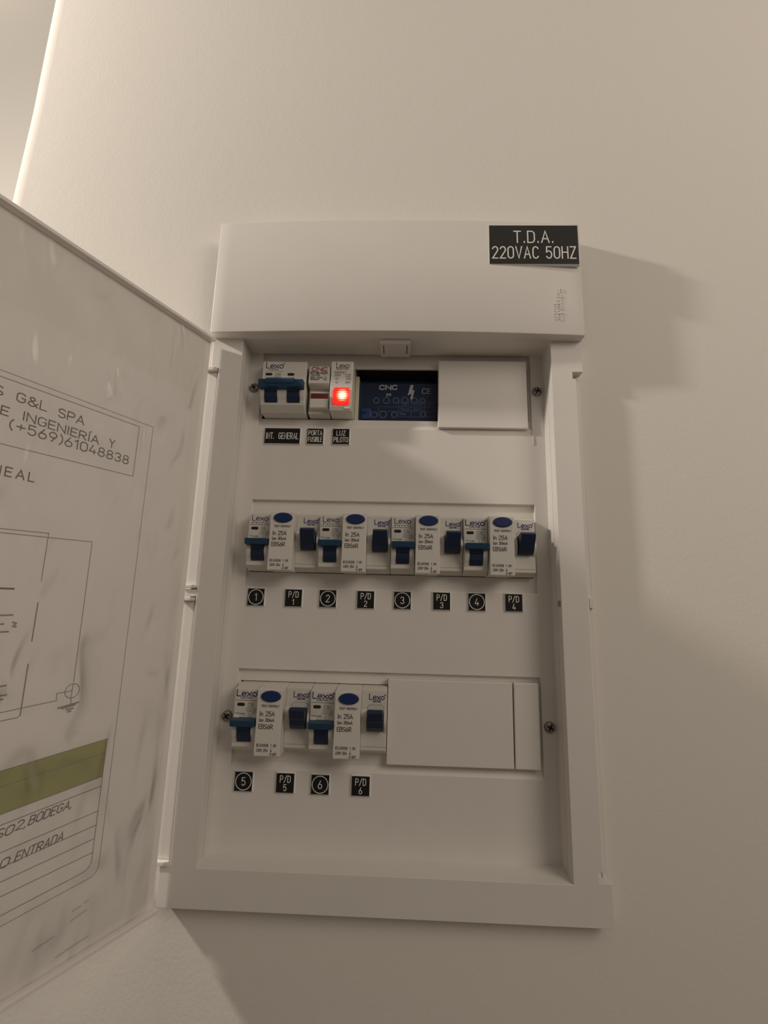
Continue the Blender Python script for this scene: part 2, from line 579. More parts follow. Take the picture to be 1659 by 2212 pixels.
def build_wall():
    mb = MB()
    hx0, hx1, hz0, hz1 = -124.0, 124.0, -222.0, 168.0
    xr, zb, zt = 1700.0, -1500.0, 1500.0
    R_ = 20.0

    def xc(z):       # bullnose corner, very slightly out of plumb
        return -332.0 + (z - 400) * 0.0285 * (1 if -400 < z < 800 else 0.0) if -400 <= z <= 800 else (-332.0 + (0.0285 * (400 if z > 800 else -800)))
    zs = [zb, -400, hz0, hz1, 400, 800, zt]
    for a, b in zip(zs[:-1], zs[1:]):
        la, lb = xc(a), xc(b)
        xs = [None, hx0, hx1, xr]
        for i in range(3):
            if i == 1 and a == hz0:
                continue
            x0a = la if xs[i] is None else xs[i]
            x0b = lb if xs[i] is None else xs[i]
            mb.quad((x0a, WALL_Y, a), (xs[i + 1], WALL_Y, a), (xs[i + 1], WALL_Y, b), (x0b, WALL_Y, b))
        # rounded outside corner, then the return face
        n = 10
        for k in range(n):
            t0, t1 = math.pi / 2 * k / n, math.pi / 2 * (k + 1) / n
            p = [(-R_ * math.sin(t), WALL_Y + R_ - R_ * math.cos(t)) for t in (t0, t1)]
            mb.quad((la + p[1][0], p[1][1], a), (la + p[0][0], p[0][1], a), (lb + p[0][0], p[0][1], b), (lb + p[1][0], p[1][1], b))
        mb.quad((la - R_, 140, a), (la - R_, WALL_Y + R_, a), (lb - R_, WALL_Y + R_, b), (lb - R_, 140, b))
        mb.quad((la - R_, 140, a), (xr, 140, a), (xr, 140, b), (lb - R_, 140, b))
    mb.quad((hx0, WALL_Y, hz0), (hx0, 90, hz0), (hx0, 90, hz1), (hx0, WALL_Y, hz1))
    mb.quad((hx1, WALL_Y, hz0), (hx1, 90, hz0), (hx1, 90, hz1), (hx1, WALL_Y, hz1))
    mb.quad((hx0, WALL_Y, hz0), (hx1, WALL_Y, hz0), (hx1, 90, hz0), (hx0, 90, hz0))
    mb.quad((hx0, WALL_Y, hz1), (hx1, WALL_Y, hz1), (hx1, 90, hz1), (hx0, 90, hz1))
    mb.quad((hx0, 90, hz0), (hx1, 90, hz0), (hx1, 90, hz1), (hx0, 90, hz1))
    mb.quad((xr, WALL_Y, zb), (xr, 140, zb), (xr, 140, zt), (xr, WALL_Y, zt))
    o = mb.build('wall_back', 'wall', loc=(0, 0, Z0))
    o['kind'] = 'structure'
    for p in o.data.polygons:
        p.use_smooth = abs(p.normal.x) > 0.02 and abs(p.normal.y) > 0.02
    return o


build_wall()
o = MB().box(-3200, -300, 640, 700, -1500, 2000).build('wall_left', 'wall', loc=(0, 0, Z0))
o['kind'] = 'structure'
o = MB().box(-3200, 1700, -2600, 700, -1600, -1500).build('floor', 'floor', loc=(0, 0, Z0))
o['kind'] = 'structure'

# ------------------------------------------------------------------ the distribution board
FR = -22.6              # front of the frame
HW = 145.0
board = thing('distribution_board', 'white flush distribution board set in the wall with its door open', 'electrical panel', W(0, WALL_Y, -240))


def LB(mb, name, m, **k):
    """build a board part given in board coordinates (mm about the middle row)"""
    mb.v = [(x, y - WALL_Y, z + 240) for x, y, z in mb.v]
    return mb.build(name, m, k.pop('parent', board), **k)


# frame: stepped relief with hinge rebates on both sides
xs = [-145, -141, -139, -121, 121, 137, 139.5, 142, 145]
zs = [-240, -216.5, -215, -209, -44, -37, 129, 134.5, 160, 250]


def frame_depth(i, j):
    x = (xs[i] + xs[i + 1]) / 2
    z = (zs[j] + zs[j + 1]) / 2
    if abs(x) < 121 and -216.5 < z < 160:
        return None
    if -215 < z < 134.5:
        if x < -141:
            return -18.5
        if x < -139:
            return -13.0
        if 137 < x < 142 and not -209 < z < 129:
            return -15.0
        if x > 142:
            return -19.0 if -44 < z < -37 else -16.0
        if x > 139.5:
            return -18.5
    return FR


mb = MB().field(xs, zs, frame_depth, WALL_Y - 0.1)
# inner lining of the opening running back to the cover plate
for x in (-121, 121):
    mb.quad((x, WALL_Y - 0.1, -216.5), (x, 0.05, -216.5), (x, 0.05, 160), (x, WALL_Y - 0.1, 160))
for z in (-216.5, 160):
    mb.quad((-121, WALL_Y - 0.1, z), (121, WALL_Y - 0.1, z), (121, 0.05, z), (-121, 0.05, z))
LB(mb, 'frame', 'plastic', bevel=0.5)
# small catch holes in the lining of the right-hand stile
LB(MB().box(120.2, 121.0, -20.5, -17, -43.5, -39.5), 'catch_hole', 'slot')
# upper cover: gently bowed front
prof = [(HW, WALL_Y - 0.1)] + [(HW - 290 * i / 28, -31.5 - 4.2 * (1 - ((HW - 290 * i / 28) / HW) ** 2)) for i in range(29)] + [(-HW, WALL_Y - 0.1)]
mb = MB().prism(prof, 160.0, 258.3, 'z')
cover = LB(mb, 'upper_cover', 'plastic', bevel=0.7)
for p in cover.data.polygons:
    p.use_smooth = True
# embossed maker's name, reading downwards
mb = MB()
pol = text_polys('Schneider', 4.6, width=27.5)
ribbons(mb, pol, 0.75, (124.0, -32.65, 199.0), (0, 0, -1), (1, 0, 0), (0, -1, 0), off=0.05)
pol = text_polys('E l e c t r i c', 1.6, width=14)
ribbons(mb, pol, 0.3, (121.6, -32.8, 186.0), (0, 0, -1), (1, 0, 0), (0, -1, 0), off=0.05)
mb.v = [(x, y - WALL_Y, z + 240) for x, y, z in mb.v]
o = mb.build('embossed_lettering', 'plastic', cover, merge=False)
sm = o.modifiers.new('relief', 'SOLIDIFY')
sm.thickness = 0.0005
sm.offset = 0

# latch hanging under the cover
latch = LB(MB().box(-12.2, 12.2, -24.5, -2.0, 156.6, 160.0), 'latch', 'plastic', bevel=0.9)
LB(MB().box(-9.0, 9.0, -20.5, -8.0, 156.3, 157.5), 'latch_button', 'plastic', bevel=0.25, parent=latch)
for sx in (-1, 1):
    x = 9.3 * sx
    LB(MB().box(x - 0.28, x + 0.28, -20.5, -8.0, 156.45, 157.4), 'slit', 'gap', parent=latch)

# cover plate with three stepped recesses and breaker windows
RC = [125.8, 0.0, -126.0]           # breaker row centres
REC = [(94.5, 162.0), (-34.1, 34.1), (-162.7, -94.5)]
xs = [-122.6, -111, -109.3, 109.3, 111, 122.6]
zs = sorted([-218.2, 163.5] + [z for r in REC for z in r] + [c + d for c in RC for d in (-22.7, 22.7)])


def plate_depth(i, j):
    x = (xs[i] + xs[i + 1]) / 2
    z = (zs[j] + zs[j + 1]) / 2
    for (a, b), c in zip(REC, RC):
        if a < z < b and abs(x) < 111:
            if abs(x) < 109.3 and abs(z - c) < 22.7:
                return None
            return 3.2
    return 0.0


plate = LB(MB().field(xs, zs, plate_depth, 5.2), 'cover_plate', 'plastic', bevel=0.35)
# sloping sills under the recesses
for a in (REC[0][0], REC[2][0]):
    LB(MB().prism([(0.02, a - 0.2), (3.15, a + 4.2), (3.15, a - 0.2)], -110.9, 110.9, 'x'), 'sill', 'plastic', parent=plate)
LB(MB().box(111.2, 111.9, -0.6, 0.1, 83, 94.5), 'moulding_rib', 'plastic', parent=plate)

# box in the wall and three mounting rails
mb = MB()
bx0, bx1, bz0, bz1, by0, by1 = -120.5, 120.5, -216, 160, 5.3, 78
mb.quad((bx0, by1, bz0), (bx1, by1, bz0), (bx1, by1, bz1), (bx0, by1, bz1))
for x in (bx0, bx1):
    mb.quad((x, by0, bz0), (x, by1, bz0), (x, by1, bz1), (x, by0, bz1))
for z in (bz0, bz1):
    mb.quad((bx0, by0, z), (bx1, by0, z), (bx1, by1, z), (bx0, by1, z))
LB(mb, 'back_box', 'inner')
for c in RC:
    LB(MB().prism([(45.2, c - 17.5), (45.2, c - 12), (51, c - 12), (51, c + 12), (45.2, c + 12), (45.2, c + 17.5),
                   (46.2, c + 17.5), (46.2, c + 13), (52, c + 13), (52, c - 13), (46.2, c - 13), (46.2, c - 17.5)], -115, 115, 'x'), 'mounting_rail', 'steel')

# cross-head screws of the cover plate
for sx, sz, ang in ((-116.6, 128.6, 20), (115.8, 128.2, -15), (-116.4, -127.7, 35), (116.1, -128.1, 62)):
    mb = MB()
    ring = [(3.9, 0.0), (3.9, -0.9), (3.1, -2.0), (1.6, -2.5)]
    n = 20
    base = len(mb.v)
    for rr, yy in ring:
        for k in range(n):
            a = 2 * math.pi * k / n
            mb.v.append((sx + rr * math.cos(a), yy, sz + rr * math.sin(a)))
    for q in range(len(ring) - 1):
        for k in range(n):
            mb.f.append((base + q * n + k, base + q * n + (k + 1) % n, base + (q + 1) * n + (k + 1) % n, base + (q + 1) * n + k))
    mb.f.append(tuple(base + 3 * n + k for k in range(n)))
    sc = LB(mb, 'screw', 'steel', bevel=0.0)
    for p in sc.data.polygons:
        p.use_smooth = True
    mb = MB()
    ca, sa = math.cos(math.radians(ang)), math.sin(math.radians(ang))
    for dx, dz in ((2.3, 0.55), (0.55, 2.3)):
        mb.v += [(sx + a * ca - b * sa, y, sz + a * sa + b * ca) for a in (-dx, dx) for y in (-2.62, -1.2) for b in (-dz, dz)]
        n0 = len(mb.v) - 8
        for q in ((0, 1, 3, 2), (4, 6, 7, 5), (0, 4, 5, 1), (2, 3, 7, 6), (0, 2, 6, 4), (1, 5, 7, 3)):
            mb.f.append(tuple(n0 + i for i in q))
    LB(mb, 'cross_slot', 'gap', parent=sc)

# blanking plates clipped over unused places
for x0, x1, z0, z1 in ((35.6, 107.3, 95.3, 153.5), (0.3, 89.8, -155.9, -98.2), (90.8, 108.3, -155.9, -98.2)):
    LB(MB().box(x0, x1, -3.2, 3.2, z0, z1), 'blanking_plate', 'plastic', bevel=0.6)

# ------------------------------------------------------------------ the open door (part of the board)
PHI = math.radians(24.3)
HX, HY = -143.0, -25.0
DROT = math.atan2(-math.cos(PHI), -math.sin(PHI))
DH = (HX * MM, (HY - WALL_Y) * MM, 240 * MM)       # hinge foot in board coordinates (row height 0)
DOOR = dict(loc=DH, rotz=DROT)
ZT, ZB = 156.2, -239.5
mb = MB().field([2.5, 5.5, 279, 282], [ZB, ZB + 3, ZT - 3, ZT],
                lambda i, j: 0, 0)
mb = MB()
mb.box(2.5, 282, -4.2, -1.2, ZB, ZT)
door = mb.build('door', 'door', board, bevel=0.4, **DOOR)
for nm, b in (('door_rim', (2.5, 282, -1.2, 4.0, ZT - 2.4, ZT)), ('door_rim', (2.5, 282, -1.2, 4.0, ZB, ZB + 2.4)),
              ('door_rim', (279.6, 282, -1.2, 4.0, ZB + 2.4, ZT - 2.4))):
    MB().box(*b).build(nm, 'door', door, bevel=0.4)
# hinge strip on the frame with its end stops and the middle knuckle
for za, zb_ in ((-213, -46), (-35, 132)):
    LB(MB().box(-148.6, -140.3, -20.4, -18.6, za, zb_), 'hinge_strip', 'plastic', bevel=0.3)
for za, zb_ in ((132.2, 135), (-37.2, -34.8), (-46.2, -43.8), (-215.8, -213.2)):
    LB(MB().box(-150.0, -139.9, -24.0, -18.7, za, zb_), 'hinge_stop', 'plastic', bevel=0.4)
LB(MB().box(-147.5, -139.2, -22.2, -18.7, -43, -38), 'hinge_knuckle', 'plastic', bevel=0.4)

# ------------------------------------------------------------------ diagram sheet and plastic sleeve on the door
DW = Vector((HX * MM, HY * MM, Z0))


def door_thing_loc(zfoot):
    return Vector((HX * MM, HY * MM, Z0 + zfoot * MM))


sheet_foot = -236.0
PF = dict(U=(-1, 0, 0), V=(0, 0, 1), N=(0, 1, 0))
paper_root = thing('wiring_diagram_sheet', 'printed wiring diagram sheet with olive green table held inside the open door', 'paper', door_thing_loc(sheet_foot), DROT)
MB().box(15, 225, -1.15, -0.9, 0, 340).build('paper', 'paper', paper_root)


def on_sheet(name, polys, wd, m, off=0.1):
    """polylines in (s, z): s from the hinge, z about the middle row"""
    mb = MB()
    ribbons(mb, [[(-a, b) for a, b in p] for p in polys], wd, (0, -0.9, -sheet_foot), off=off, **PF)
    return mb.build(name, m, paper_root, merge=False)


def sheet_text(s, left, right, base, h, slant=0.0, gap=0.17, drop=0.0):
    pol = text_polys(s, h, width=left - right, gap=gap, slant=slant)
    return [[(left - u, base + v - drop * u) for u, v in p] for p in pol]


# green table rows
def zt_(z, s):
    return z - 0.058 * (s - 49.4) * (1 if z > -160 else max(0.0, 1 - (-160 - z) / 60))


def strip_quad(z0, z1, s0, s1):
    mb = MB()
    y = -0.9 + 0.05
    f = -sheet_foot
    mb.quad((s0, y, zt_(z0, s0) + f), (s0, y, zt_(z1, s0) + f), (s1, y, zt_(z1, s1) + f), (s1, y, zt_(z0, s1) + f))
    return mb.build('green_row', 'green', paper_root, merge=False)


strip_quad(-135.3, -127.8, 49.4, 200)
strip_quad(-148.3, -135.3, 49.4, 200)
rows = [-127.8, -135.3, -148.3, -153.4, -166.6, -173.9, -180.9, -188.0]
tl = [[(s, zt_(z, s)) for s in (49.4, 200)] for z in rows]
tl.append([(49.4, -127.8), (49.4, -190.5)] + [(49.4 + 5 - 5 * math.cos(a), -192 - 4.4 * math.sin(a)) for a in (0, .4, .8, 1.2, 1.57)] + [(200, -203)])
on_sheet('table_lines', tl, 0.42, 'pencil')
fr_ = [[(200, 66.0), (44.5, 68.6), (44.5, -195)] + [(44.5 + 5 - 5 * math.cos(a), -196 - 5 * math.sin(a)) for a in (0, .4, .8, 1.2, 1.57)] + [(200, -208)]]
on_sheet('border_line', fr_, 0.32, 'pencil')
on_sheet('title_box', [[(200, 62.5), (54.7, 65.3), (54.7, 31.5), (200, 27.2)]], 0.42, 'pencil')
on_sheet('title_lettering',
         sheet_text('G&L', 126.5, 111.5, 53.9, 4.9) + sheet_text('SPA', 105.2, 90.5, 53.4, 4.9)
         + sheet_text('S', 138.5, 133.0, 53.8, 4.9) + sheet_text('E', 132.3, 128.9, 44.5, 4.4)
         + sheet_text('INGENIERÍA', 122.0, 80.2, 45.0, 4.6) + sheet_text('Y', 73.3, 70.1, 45.6, 4.9)
         + sheet_text('(+569)61048838', 127.4, 59.3, 38.2, 5.2, gap=0.2)
         + sheet_text('NEAL', 131.3, 111.7, 13.6, 4.6, gap=0.32), 0.62, 'pencildk')
on_sheet('circuit_lines', [
    [(200, -17), (123.8, -13.4), (100.1, -12.4), (100.0, -38.1)], [(200, -19), (123.5, -15.4), (75.3, -13.9), (74.5, -92.5)],
    [(200, -106), (109.7, -103.2), (82.6, -101.5), (82.9, -97.8), (75.0, -97.4)],
    [(200, -110), (109.1, -107.2), (101, -106.9), (99.7, -105.8)],
    [(74.5, -101.4), (74.5, -104.4)], [(74.5, -93.8), (74.9, -101.4)],
    [(74.6 + 4.0 * math.cos(a * math.pi / 10), -97.5 + 3.8 * math.sin(a * math.pi / 10)) for a in range(21)]], 0.40, 'pencil')
on_sheet('dashed_line', [[(99.9, -49.7), (99.9, -69.4)], [(99.9, -81.0), (99.8, -106)]], 0.65, 'pencil')
on_sheet('bus_line', [[(200, -43.6), (112.6, -42.9)]], 0.9, 'pencildk')
on_sheet('earth_symbol', [[(81.0, -105.6), (70.1, -104.2)], [(79.0, -106.2), (72, -105.2)], [(76.4, -107.2), (72.8, -106.9)], [(75.4, -108.4), (73.9, -108.2)]], 0.9, 'pencil')
on_sheet('table_lettering', sheet_text('BODEGA,', 87.6, 66.0, -160.9, 3.9, slant=0.25, drop=-0.06) + sheet_text('2,', 93.4, 89.0, -161.2, 3.9, slant=0.25)
         + sheet_text('PISO', 108.0, 94.8, -162.6, 3.9, slant=0.25, drop=-0.05) + sheet_text('ENTRADA', 91.6, 68.4, -176.0, 3.9, slant=0.25, drop=-0.06)
         + sheet_text('O', 98.2, 94.6, -176.5, 3.9, slant=0.25), 0.55, 'pencildk')

on_sheet('faint_print', [[(57.3, -218.4), (48.9, -217.0)], [(57.0, -213.8), (52.6, -213.2)], [(50.6, -212.7), (48.6, -212.4)], [(63, -232.2), (54, -231.6), (45.8, -231.2)],
                         [(76, -222.5), (66, -221.4)]], 0.9, 'faint')
on_sheet('circuit_print', [[(128, -56.6), (111.0, -56.0)], [(128, -60.8), (114.5, -60.4)], [(128, -64.6), (111.8, -64.2)], [(128, -58.8), (118, -58.5)], [(110.4, -59.6), (108.8, -60.2), (110.0, -61.6), (108.6, -61.9)],
                           ], 0.8, 'pencil')
on_sheet('earth_print', [[(122, -91.5), (108.6, -90.4)], [(122, -95.4), (107.9, -95.0)], [(122, -97.2), (109.2, -96.9)]], 0.8, 'pencil')

sleeve = MB()
nx, nz = 56, 80
s0, s1, za, zb_ = 8.4, 278.0, ZB + 3.5, ZT - 3.5
for j in range(nz + 1):
    for i in range(nx + 1):
        s = s0 + (s1 - s0) * i / nx
        z = za + (zb_ - za) * j / nz
        w = 0.9 * math.sin(s * 0.11 + 2.2 * math.sin(z * 0.031)) * math.sin(z * 0.052 + 1.7 * math.sin(s * 0.045))
        w += 0.5 * math.sin(z * 0.17 + s * 0.09) * math.sin(s * 0.21 - z * 0.04)
        edge = min(1.0, (s - s0) / 14.0)
        amp = 0.25 + 0.75 * max(0.0, min(1.0, (z - 40) / 60)) + 0.8 * max(0, 1 - (s - s0) / 30.0)
        sleeve.v.append((s, 0.7 + (w * amp * 0.75 + 0.65) * edge, z - ZB))
for j in range(nz):
    for i in range(nx):
        a = j * (nx + 1) + i
        sleeve.f.append((a, a + nx + 1, a + nx + 2, a + 1))
o = sleeve.build('plastic_sleeve', 'film', None, smooth=True, loc=door_thing_loc(ZB), rotz=DROT, merge=False)
tag(o, 'clear wrinkled plastic sleeve covering the diagram sheet on the open door', 'plastic sleeve')


# ------------------------------------------------------------------ breakers
def copy_tree(src, loc, label):
    r = src.copy()
    COL.objects.link(r)
    r.location = loc
    r['label'] = label
    for ch in list(src.children):
        c = ch.copy()
        COL.objects.link(c)
        c.parent = r
        for g in list(ch.children):
            d = g.copy()
            COL.objects.link(d)
            d.parent = c
    return r


BASE = -22.3            # things are rooted at the foot of their front


def body_profile(front, top=19.4, low=-18.8):
    """side profile of a rail-mounted module, front at y=front"""
    return [(45, -33), (45, 33), (9, 33), (9, 22.3), (-3, 22.3), (front, top), (front, low), (front + 5.5, -22.3), (9, -22.3), (9, -33)]


def shift(mb):
    mb.v = [(x, y, z - BASE) for x, y, z in mb.v]
    return mb


def mprint(parent, name, jobs, wd, m, y):
    mb = MB()
    ribbons(mb, jobs, wd, (0, y, -BASE), off=0.12, **FRONT)
    return mb.build(name, m, parent, merge=False)


def brand(x0, x1, z, h, bold=True):
    p = text_polys('Lexo', h, width=x1 - x0, gap=0.10, u0=x0, v0=z)
    if bold:
        p += [[(x1 + 0.5 + 0.22 * math.cos(a), z + h * 0.8 + 0.22 * math.sin(a)) for a in (0, 1.05, 2.1, 3.14, 4.2, 5.24, 6.28)]]
    return p


def poles(t, x0, bold):
    """one pole of a miniature breaker: cheeks round the toggle"""
    for a, b in ((x0 + 0.5, x0 + 4.1), (x0 + 13.9, x0 + 17.5)):
        pr = [(-12.9, 3.2)] + [(-12.4 - 4.4 * math.sin(math.pi * k / 8), 2.2 - 18.2 * k / 8) for k in range(1, 8)] + [(-12.9, -16.6)]
        shift(MB().prism(pr, a, b, 'x')).build('cheek', 'module', t, bevel=0.3)


def toggle_profile():
    return [(-12.6, -15.6), (-14.2, -15.2), (-16.4, -11.5), (-17.0, -7.8), (-16.6, -7.4), (-17.6, -6.6), (-18.8, -3.0), (-20.5, 0.0), (-13, 0.6), (-12.6, -3)]


def make_mcb(label, rating, x, row, bold):
    t = thing('circuit_breaker', label, 'circuit breaker', W(x, 0, RC[row] + BASE), 0, 'single-pole circuit breakers')
    b = shift(MB().prism(body_profile(-13.0), 0.12, 17.88, 'x')).build('body', 'module', t, bevel=0.5)
    poles(t, 0, bold)
    tg = shift(MB().prism(toggle_profile(), 4.4, 13.6, 'x')).build('toggle', 'blue', t, bevel=0.3)
    shift(MB().prism([(-22.8, 0.3), (-21.9, -4.0), (-15.5, -4.4), (-15.5, 0.9)], 0.7, 17.3, 'x')).build('toggle_bar', 'bluebar', tg, bevel=0.4)
    w = shift(MB().prism([(2.2 + 1.1 + 1.1 * math.cos(math.radians(a)), 9.0 + 1.1 * math.sin(math.radians(a))) for a in range(90, 271, 30)]
                         + [(6.6 + 1.1 * math.cos(math.radians(a)), 9.0 + 1.1 * math.sin(math.radians(a))) for a in range(-90, 91, 30)], -13.15, -12.0, 'y'))
    w.build('indicator_window', 'brownwin', t)
    Y = -13.0
    if bold:
        mprint(t, 'brand_lettering', brand(1.6, 15.9, 14.6, 4.3), 0.62, 'purple', Y)
        mprint(t, 'small_lettering', text_polys('ELECTRIC', 1.0, width=8.0, u0=4.6, v0=13.0), 0.2, 'ink', Y)
    else:
        mprint(t, 'brand_lettering', brand(2.6, 14.6, 15.0, 4.0, False), 0.48, 'purple', Y)
        mprint(t, 'small_lettering', text_polys('electric', 1.4, width=12.0, u0=2.6, v0=12.9, gap=0.5), 0.22, 'ink', Y)
    mprint(t, 'rating_lettering', text_polys(rating, 2.3, u0=10.0, v0=7.9, gap=0.2), 0.34, 'inklt', Y)
    mprint(t, 'print_line', [[(1.1, 11.8), (16.4, 11.8)]], 0.25, 'ink', Y)
    box_ = [[(9.4, 6.9), (15.9, 6.9), (15.9, 4.6), (9.4, 4.6), (9.4, 6.9)], [(11.0, 6.9), (11.0, 4.6)], [(11.2, 5.75), (15.8, 5.75)]]
    mprint(t, 'data_box', box_ + text_polys('230/400', 0.9, width=7.0, u0=1.1, v0=2.4) + [[(11.4, 1.4), (11.4, 3.8)], [(13.6, 3.6), (15.0, 3.6)]], 0.24, 'inklt', Y)
    return t


def make_rcd(label, x, row):
    t = thing('residual_current_breaker', label, 'residual current breaker', W(x, 0, RC[row] + BASE), 0, 'residual current breakers')
    shift(MB().prism(body_profile(-9.0, 20.6, -19.5), 17.9, 35.88, 'x')).build('body', 'module', t, bevel=0.5)
    fp = shift(MB().prism([(45, -33), (45, 33), (9, 33), (9, 22.3), (-5, 22.3), (-20.0, 20.6), (-20.0, -22.4), (-18.6, -23.2), (9, -22.4), (9, -33)], 0.12, 17.9, 'x')).build('front_panel', 'module_lt', t, bevel=0.5)
    Y = -20.0
    prs = [(9.7 + 7.0 * math.cos(2 * math.pi * k / 36), 16.2 + 3.75 * math.sin(2 * math.pi * k / 36)) for k in range(36)]
    shift(MB().prism(prs, -21.3, -19.0, 'y')).build('test_button', 'button', t, bevel=0.7, seg=3)
    mprint(fp, 'current_lettering', text_polys('In 25A', 2.9, width=10.0, u0=2.8, v0=3.3), 0.42, 'ink', Y)
    mprint(fp, 'type_lettering', text_polys('EBS6R', 2.8, width=9.6, u0=2.5, v0=-5.0), 0.42, 'ink', Y)
    mprint(fp, 'trip_lettering', text_polys('I^n 30mA', 2.0, width=10.2, u0=2.6, v0=-0.3), 0.34, 'ink', Y)
    mprint(fp, 'test_lettering', text_polys('TEST MONTHLY', 1.4, width=12.4, u0=3.4, v0=9.1), 0.26, 'ink', Y)
    mprint(fp, 'standard_lettering', text_polys('IEC61008', 1.7, width=8.0, u0=1.9, v0=-16.4), 0.26, 'ink', Y)
    mprint(fp, 'voltage_lettering', text_polys('230V 25A', 1.7, width=7.8, u0=1.9, v0=-19.6), 0.26, 'ink', Y)
    mprint(fp, 'position_lettering', text_polys('1', 1.6, u0=11.6, v0=-16.3) + text_polys('ON', 1.5, u0=13.4, v0=-16.3)
           + text_polys('0', 1.6, u0=11.4, v0=-21.8) + text_polys('OFF', 1.5, u0=13.2, v0=-21.8)
           + [[(11.9, -17.4), (11.9, -19.4)], [(11.5, -18.8), (11.9, -19.6), (12.3, -18.8)]], 0.26, 'ink', Y)
    Y = -9.0
    mprint(t, 'brand_lettering', brand(23.4, 34.0, 14.4, 3.7), 0.52, 'purple', Y)
    mprint(t, 'small_lettering', text_polys('ELECTRIC', 1.1, width=5.6, u0=26.0, v0=12.7), 0.25, 'purple', Y)
    sl = [(22.2, -7.0), (33.8, -7.0), (33.8, 9.6), (32.4, 11.0), (23.6, 11.0), (22.2, 9.6)]
    shift(MB().prism(sl, -9.15, -8.0, 'y')).build('toggle_slot', 'slot', t)
    shift(MB().prism([(x_ * 0.94 + 28 * 0.06, z_ * 0.95 + 0.1) for x_, z_ in sl], -9.25, -8.0, 'y')).build('slot_face', 'module', t)
    pr = [(-8.5, -6.6), (-12.5, -6.2), (-16.0, -3.2), (-18.0, 0.5), (-18.2, 0.9), (-19.0, 1.4), (-22.0, 7.6), (-19.5, 9.3), (-9.0, 7.6)]
    shift(MB().prism(pr, 22.7, 33.3, 'x')).build('toggle', 'blue', t, bevel=0.5)
    pr = [(-8.9, 8.0)] + [(-9.0 - 4.0 * math.sin(math.pi * k / 8), 7.0 - 14.6 * k / 8) for k in range(1, 8)] + [(-8.9, -8.0)]
    shift(MB().prism(pr, 33.9, 35.8, 'x')).build('cheek', 'module', t, bevel=0.2)
    shift(MB().prism(pr, 18.0, 22.0, 'x')).build('cheek', 'module', t, bevel=0.2)
    mprint(t, 'moulding_line', [[(18.2, -17.0), (35.6, -17.0)]], 0.18, 'inklt', Y)
    return t


# rows two and three
WORD = ['', 'one', 'two', 'three', 'four', 'five', 'six']
mcbs = [(-108, 1, 'C6', False, 1), (-54, 1, 'C16', False, 2), (0, 1, 'C16', False, 3), (54, 1, 'C20', True, 4), (-108, 2, 'C10', True, 5), (-54, 2, 'C16', True, 6)]
for x, row, rating, bold, num in mcbs:
    make_mcb('slim breaker marked %s with T-shaped blue toggle above the tag circled %s' % (rating, WORD[num]), rating, x, row, bold)
proto = make_rcd('wide breaker with blue oval test button beside the slim breaker of circuit one', -90, 1)
for x, row, num in ((-36, 1, 2), (18, 1, 3), (72, 1, 4), (-90, 2, 5), (-36, 2, 6)):
    copy_tree(proto, W(x, 0, RC[row] + BASE), 'wide breaker with blue oval test button beside the slim breaker of circuit %s' % WORD[num])

# main two-pole breaker
t = thing('main_switch_breaker', 'double-width main breaker with one blue bar joining two toggles', 'circuit breaker', W(-107, 0, RC[0] + BASE))
shift(MB().prism(body_profile(-13.0, 20.0, -17.0), 0.12, 35.9, 'x')).build('body', 'module', t, bevel=0.5)
for k in (0, 17.9):
    for a, b in (((0.5, 4.0), (14.1, 21.9)) if k == 0 else ((32.0, 35.3),)):
        pr = [(-12.9, 3.2)] + [(-12.4 - 4.4 * math.sin(math.pi * q / 8), 2.2 - 18.2 * q / 8) for q in range(1, 8)] + [(-12.9, -16.6)]
        shift(MB().prism(pr, a, b, 'x')).build('cheek', 'module', t, bevel=0.3)
    tg = shift(MB().prism(toggle_profile(), k + 4.3, k + 13.8, 'x')).build('toggle', 'blue', t, bevel=0.3)
    shift(MB().prism([(k + 3.9 + 1.1 * math.cos(math.radians(a)), 8.9 + 1.1 * math.sin(math.radians(a))) for a in range(90, 271, 30)]
                     + [(k + 7.3 + 1.1 * math.cos(math.radians(a)), 8.9 + 1.1 * math.sin(math.radians(a))) for a in range(-90, 91, 30)], -13.15, -12, 'y')).build('indicator_window', 'brownwin', t)
bar = shift(MB().prism([(-22.6, 0.4), (-22.0, -5.4), (-15.5, -6.2), (-15.5, 1.2)], 0.2, 35.6, 'x')).build('toggle_bar', 'bluebar', t, bevel=0.5)
shift(MB().prism([(-24.4, -0.6), (-23.8, -3.0), (-22.0, -4.0), (-17, 1.0), (-17, 2.0), (-21, 2.2)], 6.0, 28.5, 'x')).build('bar_grip', 'bluebar', bar, bevel=0.5)
mprint(t, 'brand_lettering', brand(3.2, 17.0, 14.2, 4.8), 0.6, 'purple', -13.0)
mprint(t, 'small_lettering', text_polys('ELECTRIC', 0.9, width=7, u0=6.0, v0=12.6), 0.2, 'inklt', -13.0)
mprint(t, 'rating_lettering', text_polys('C40', 2.2, u0=10.9, v0=7.8, gap=0.2) + [[(10.5, 6.6), (15.5, 6.6)]], 0.3, 'inklt', -13.0)
mprint(t, 'print_line', [[(2.8, 11.7), (17.0, 11.7)]], 0.2, 'inklt', -13.0)

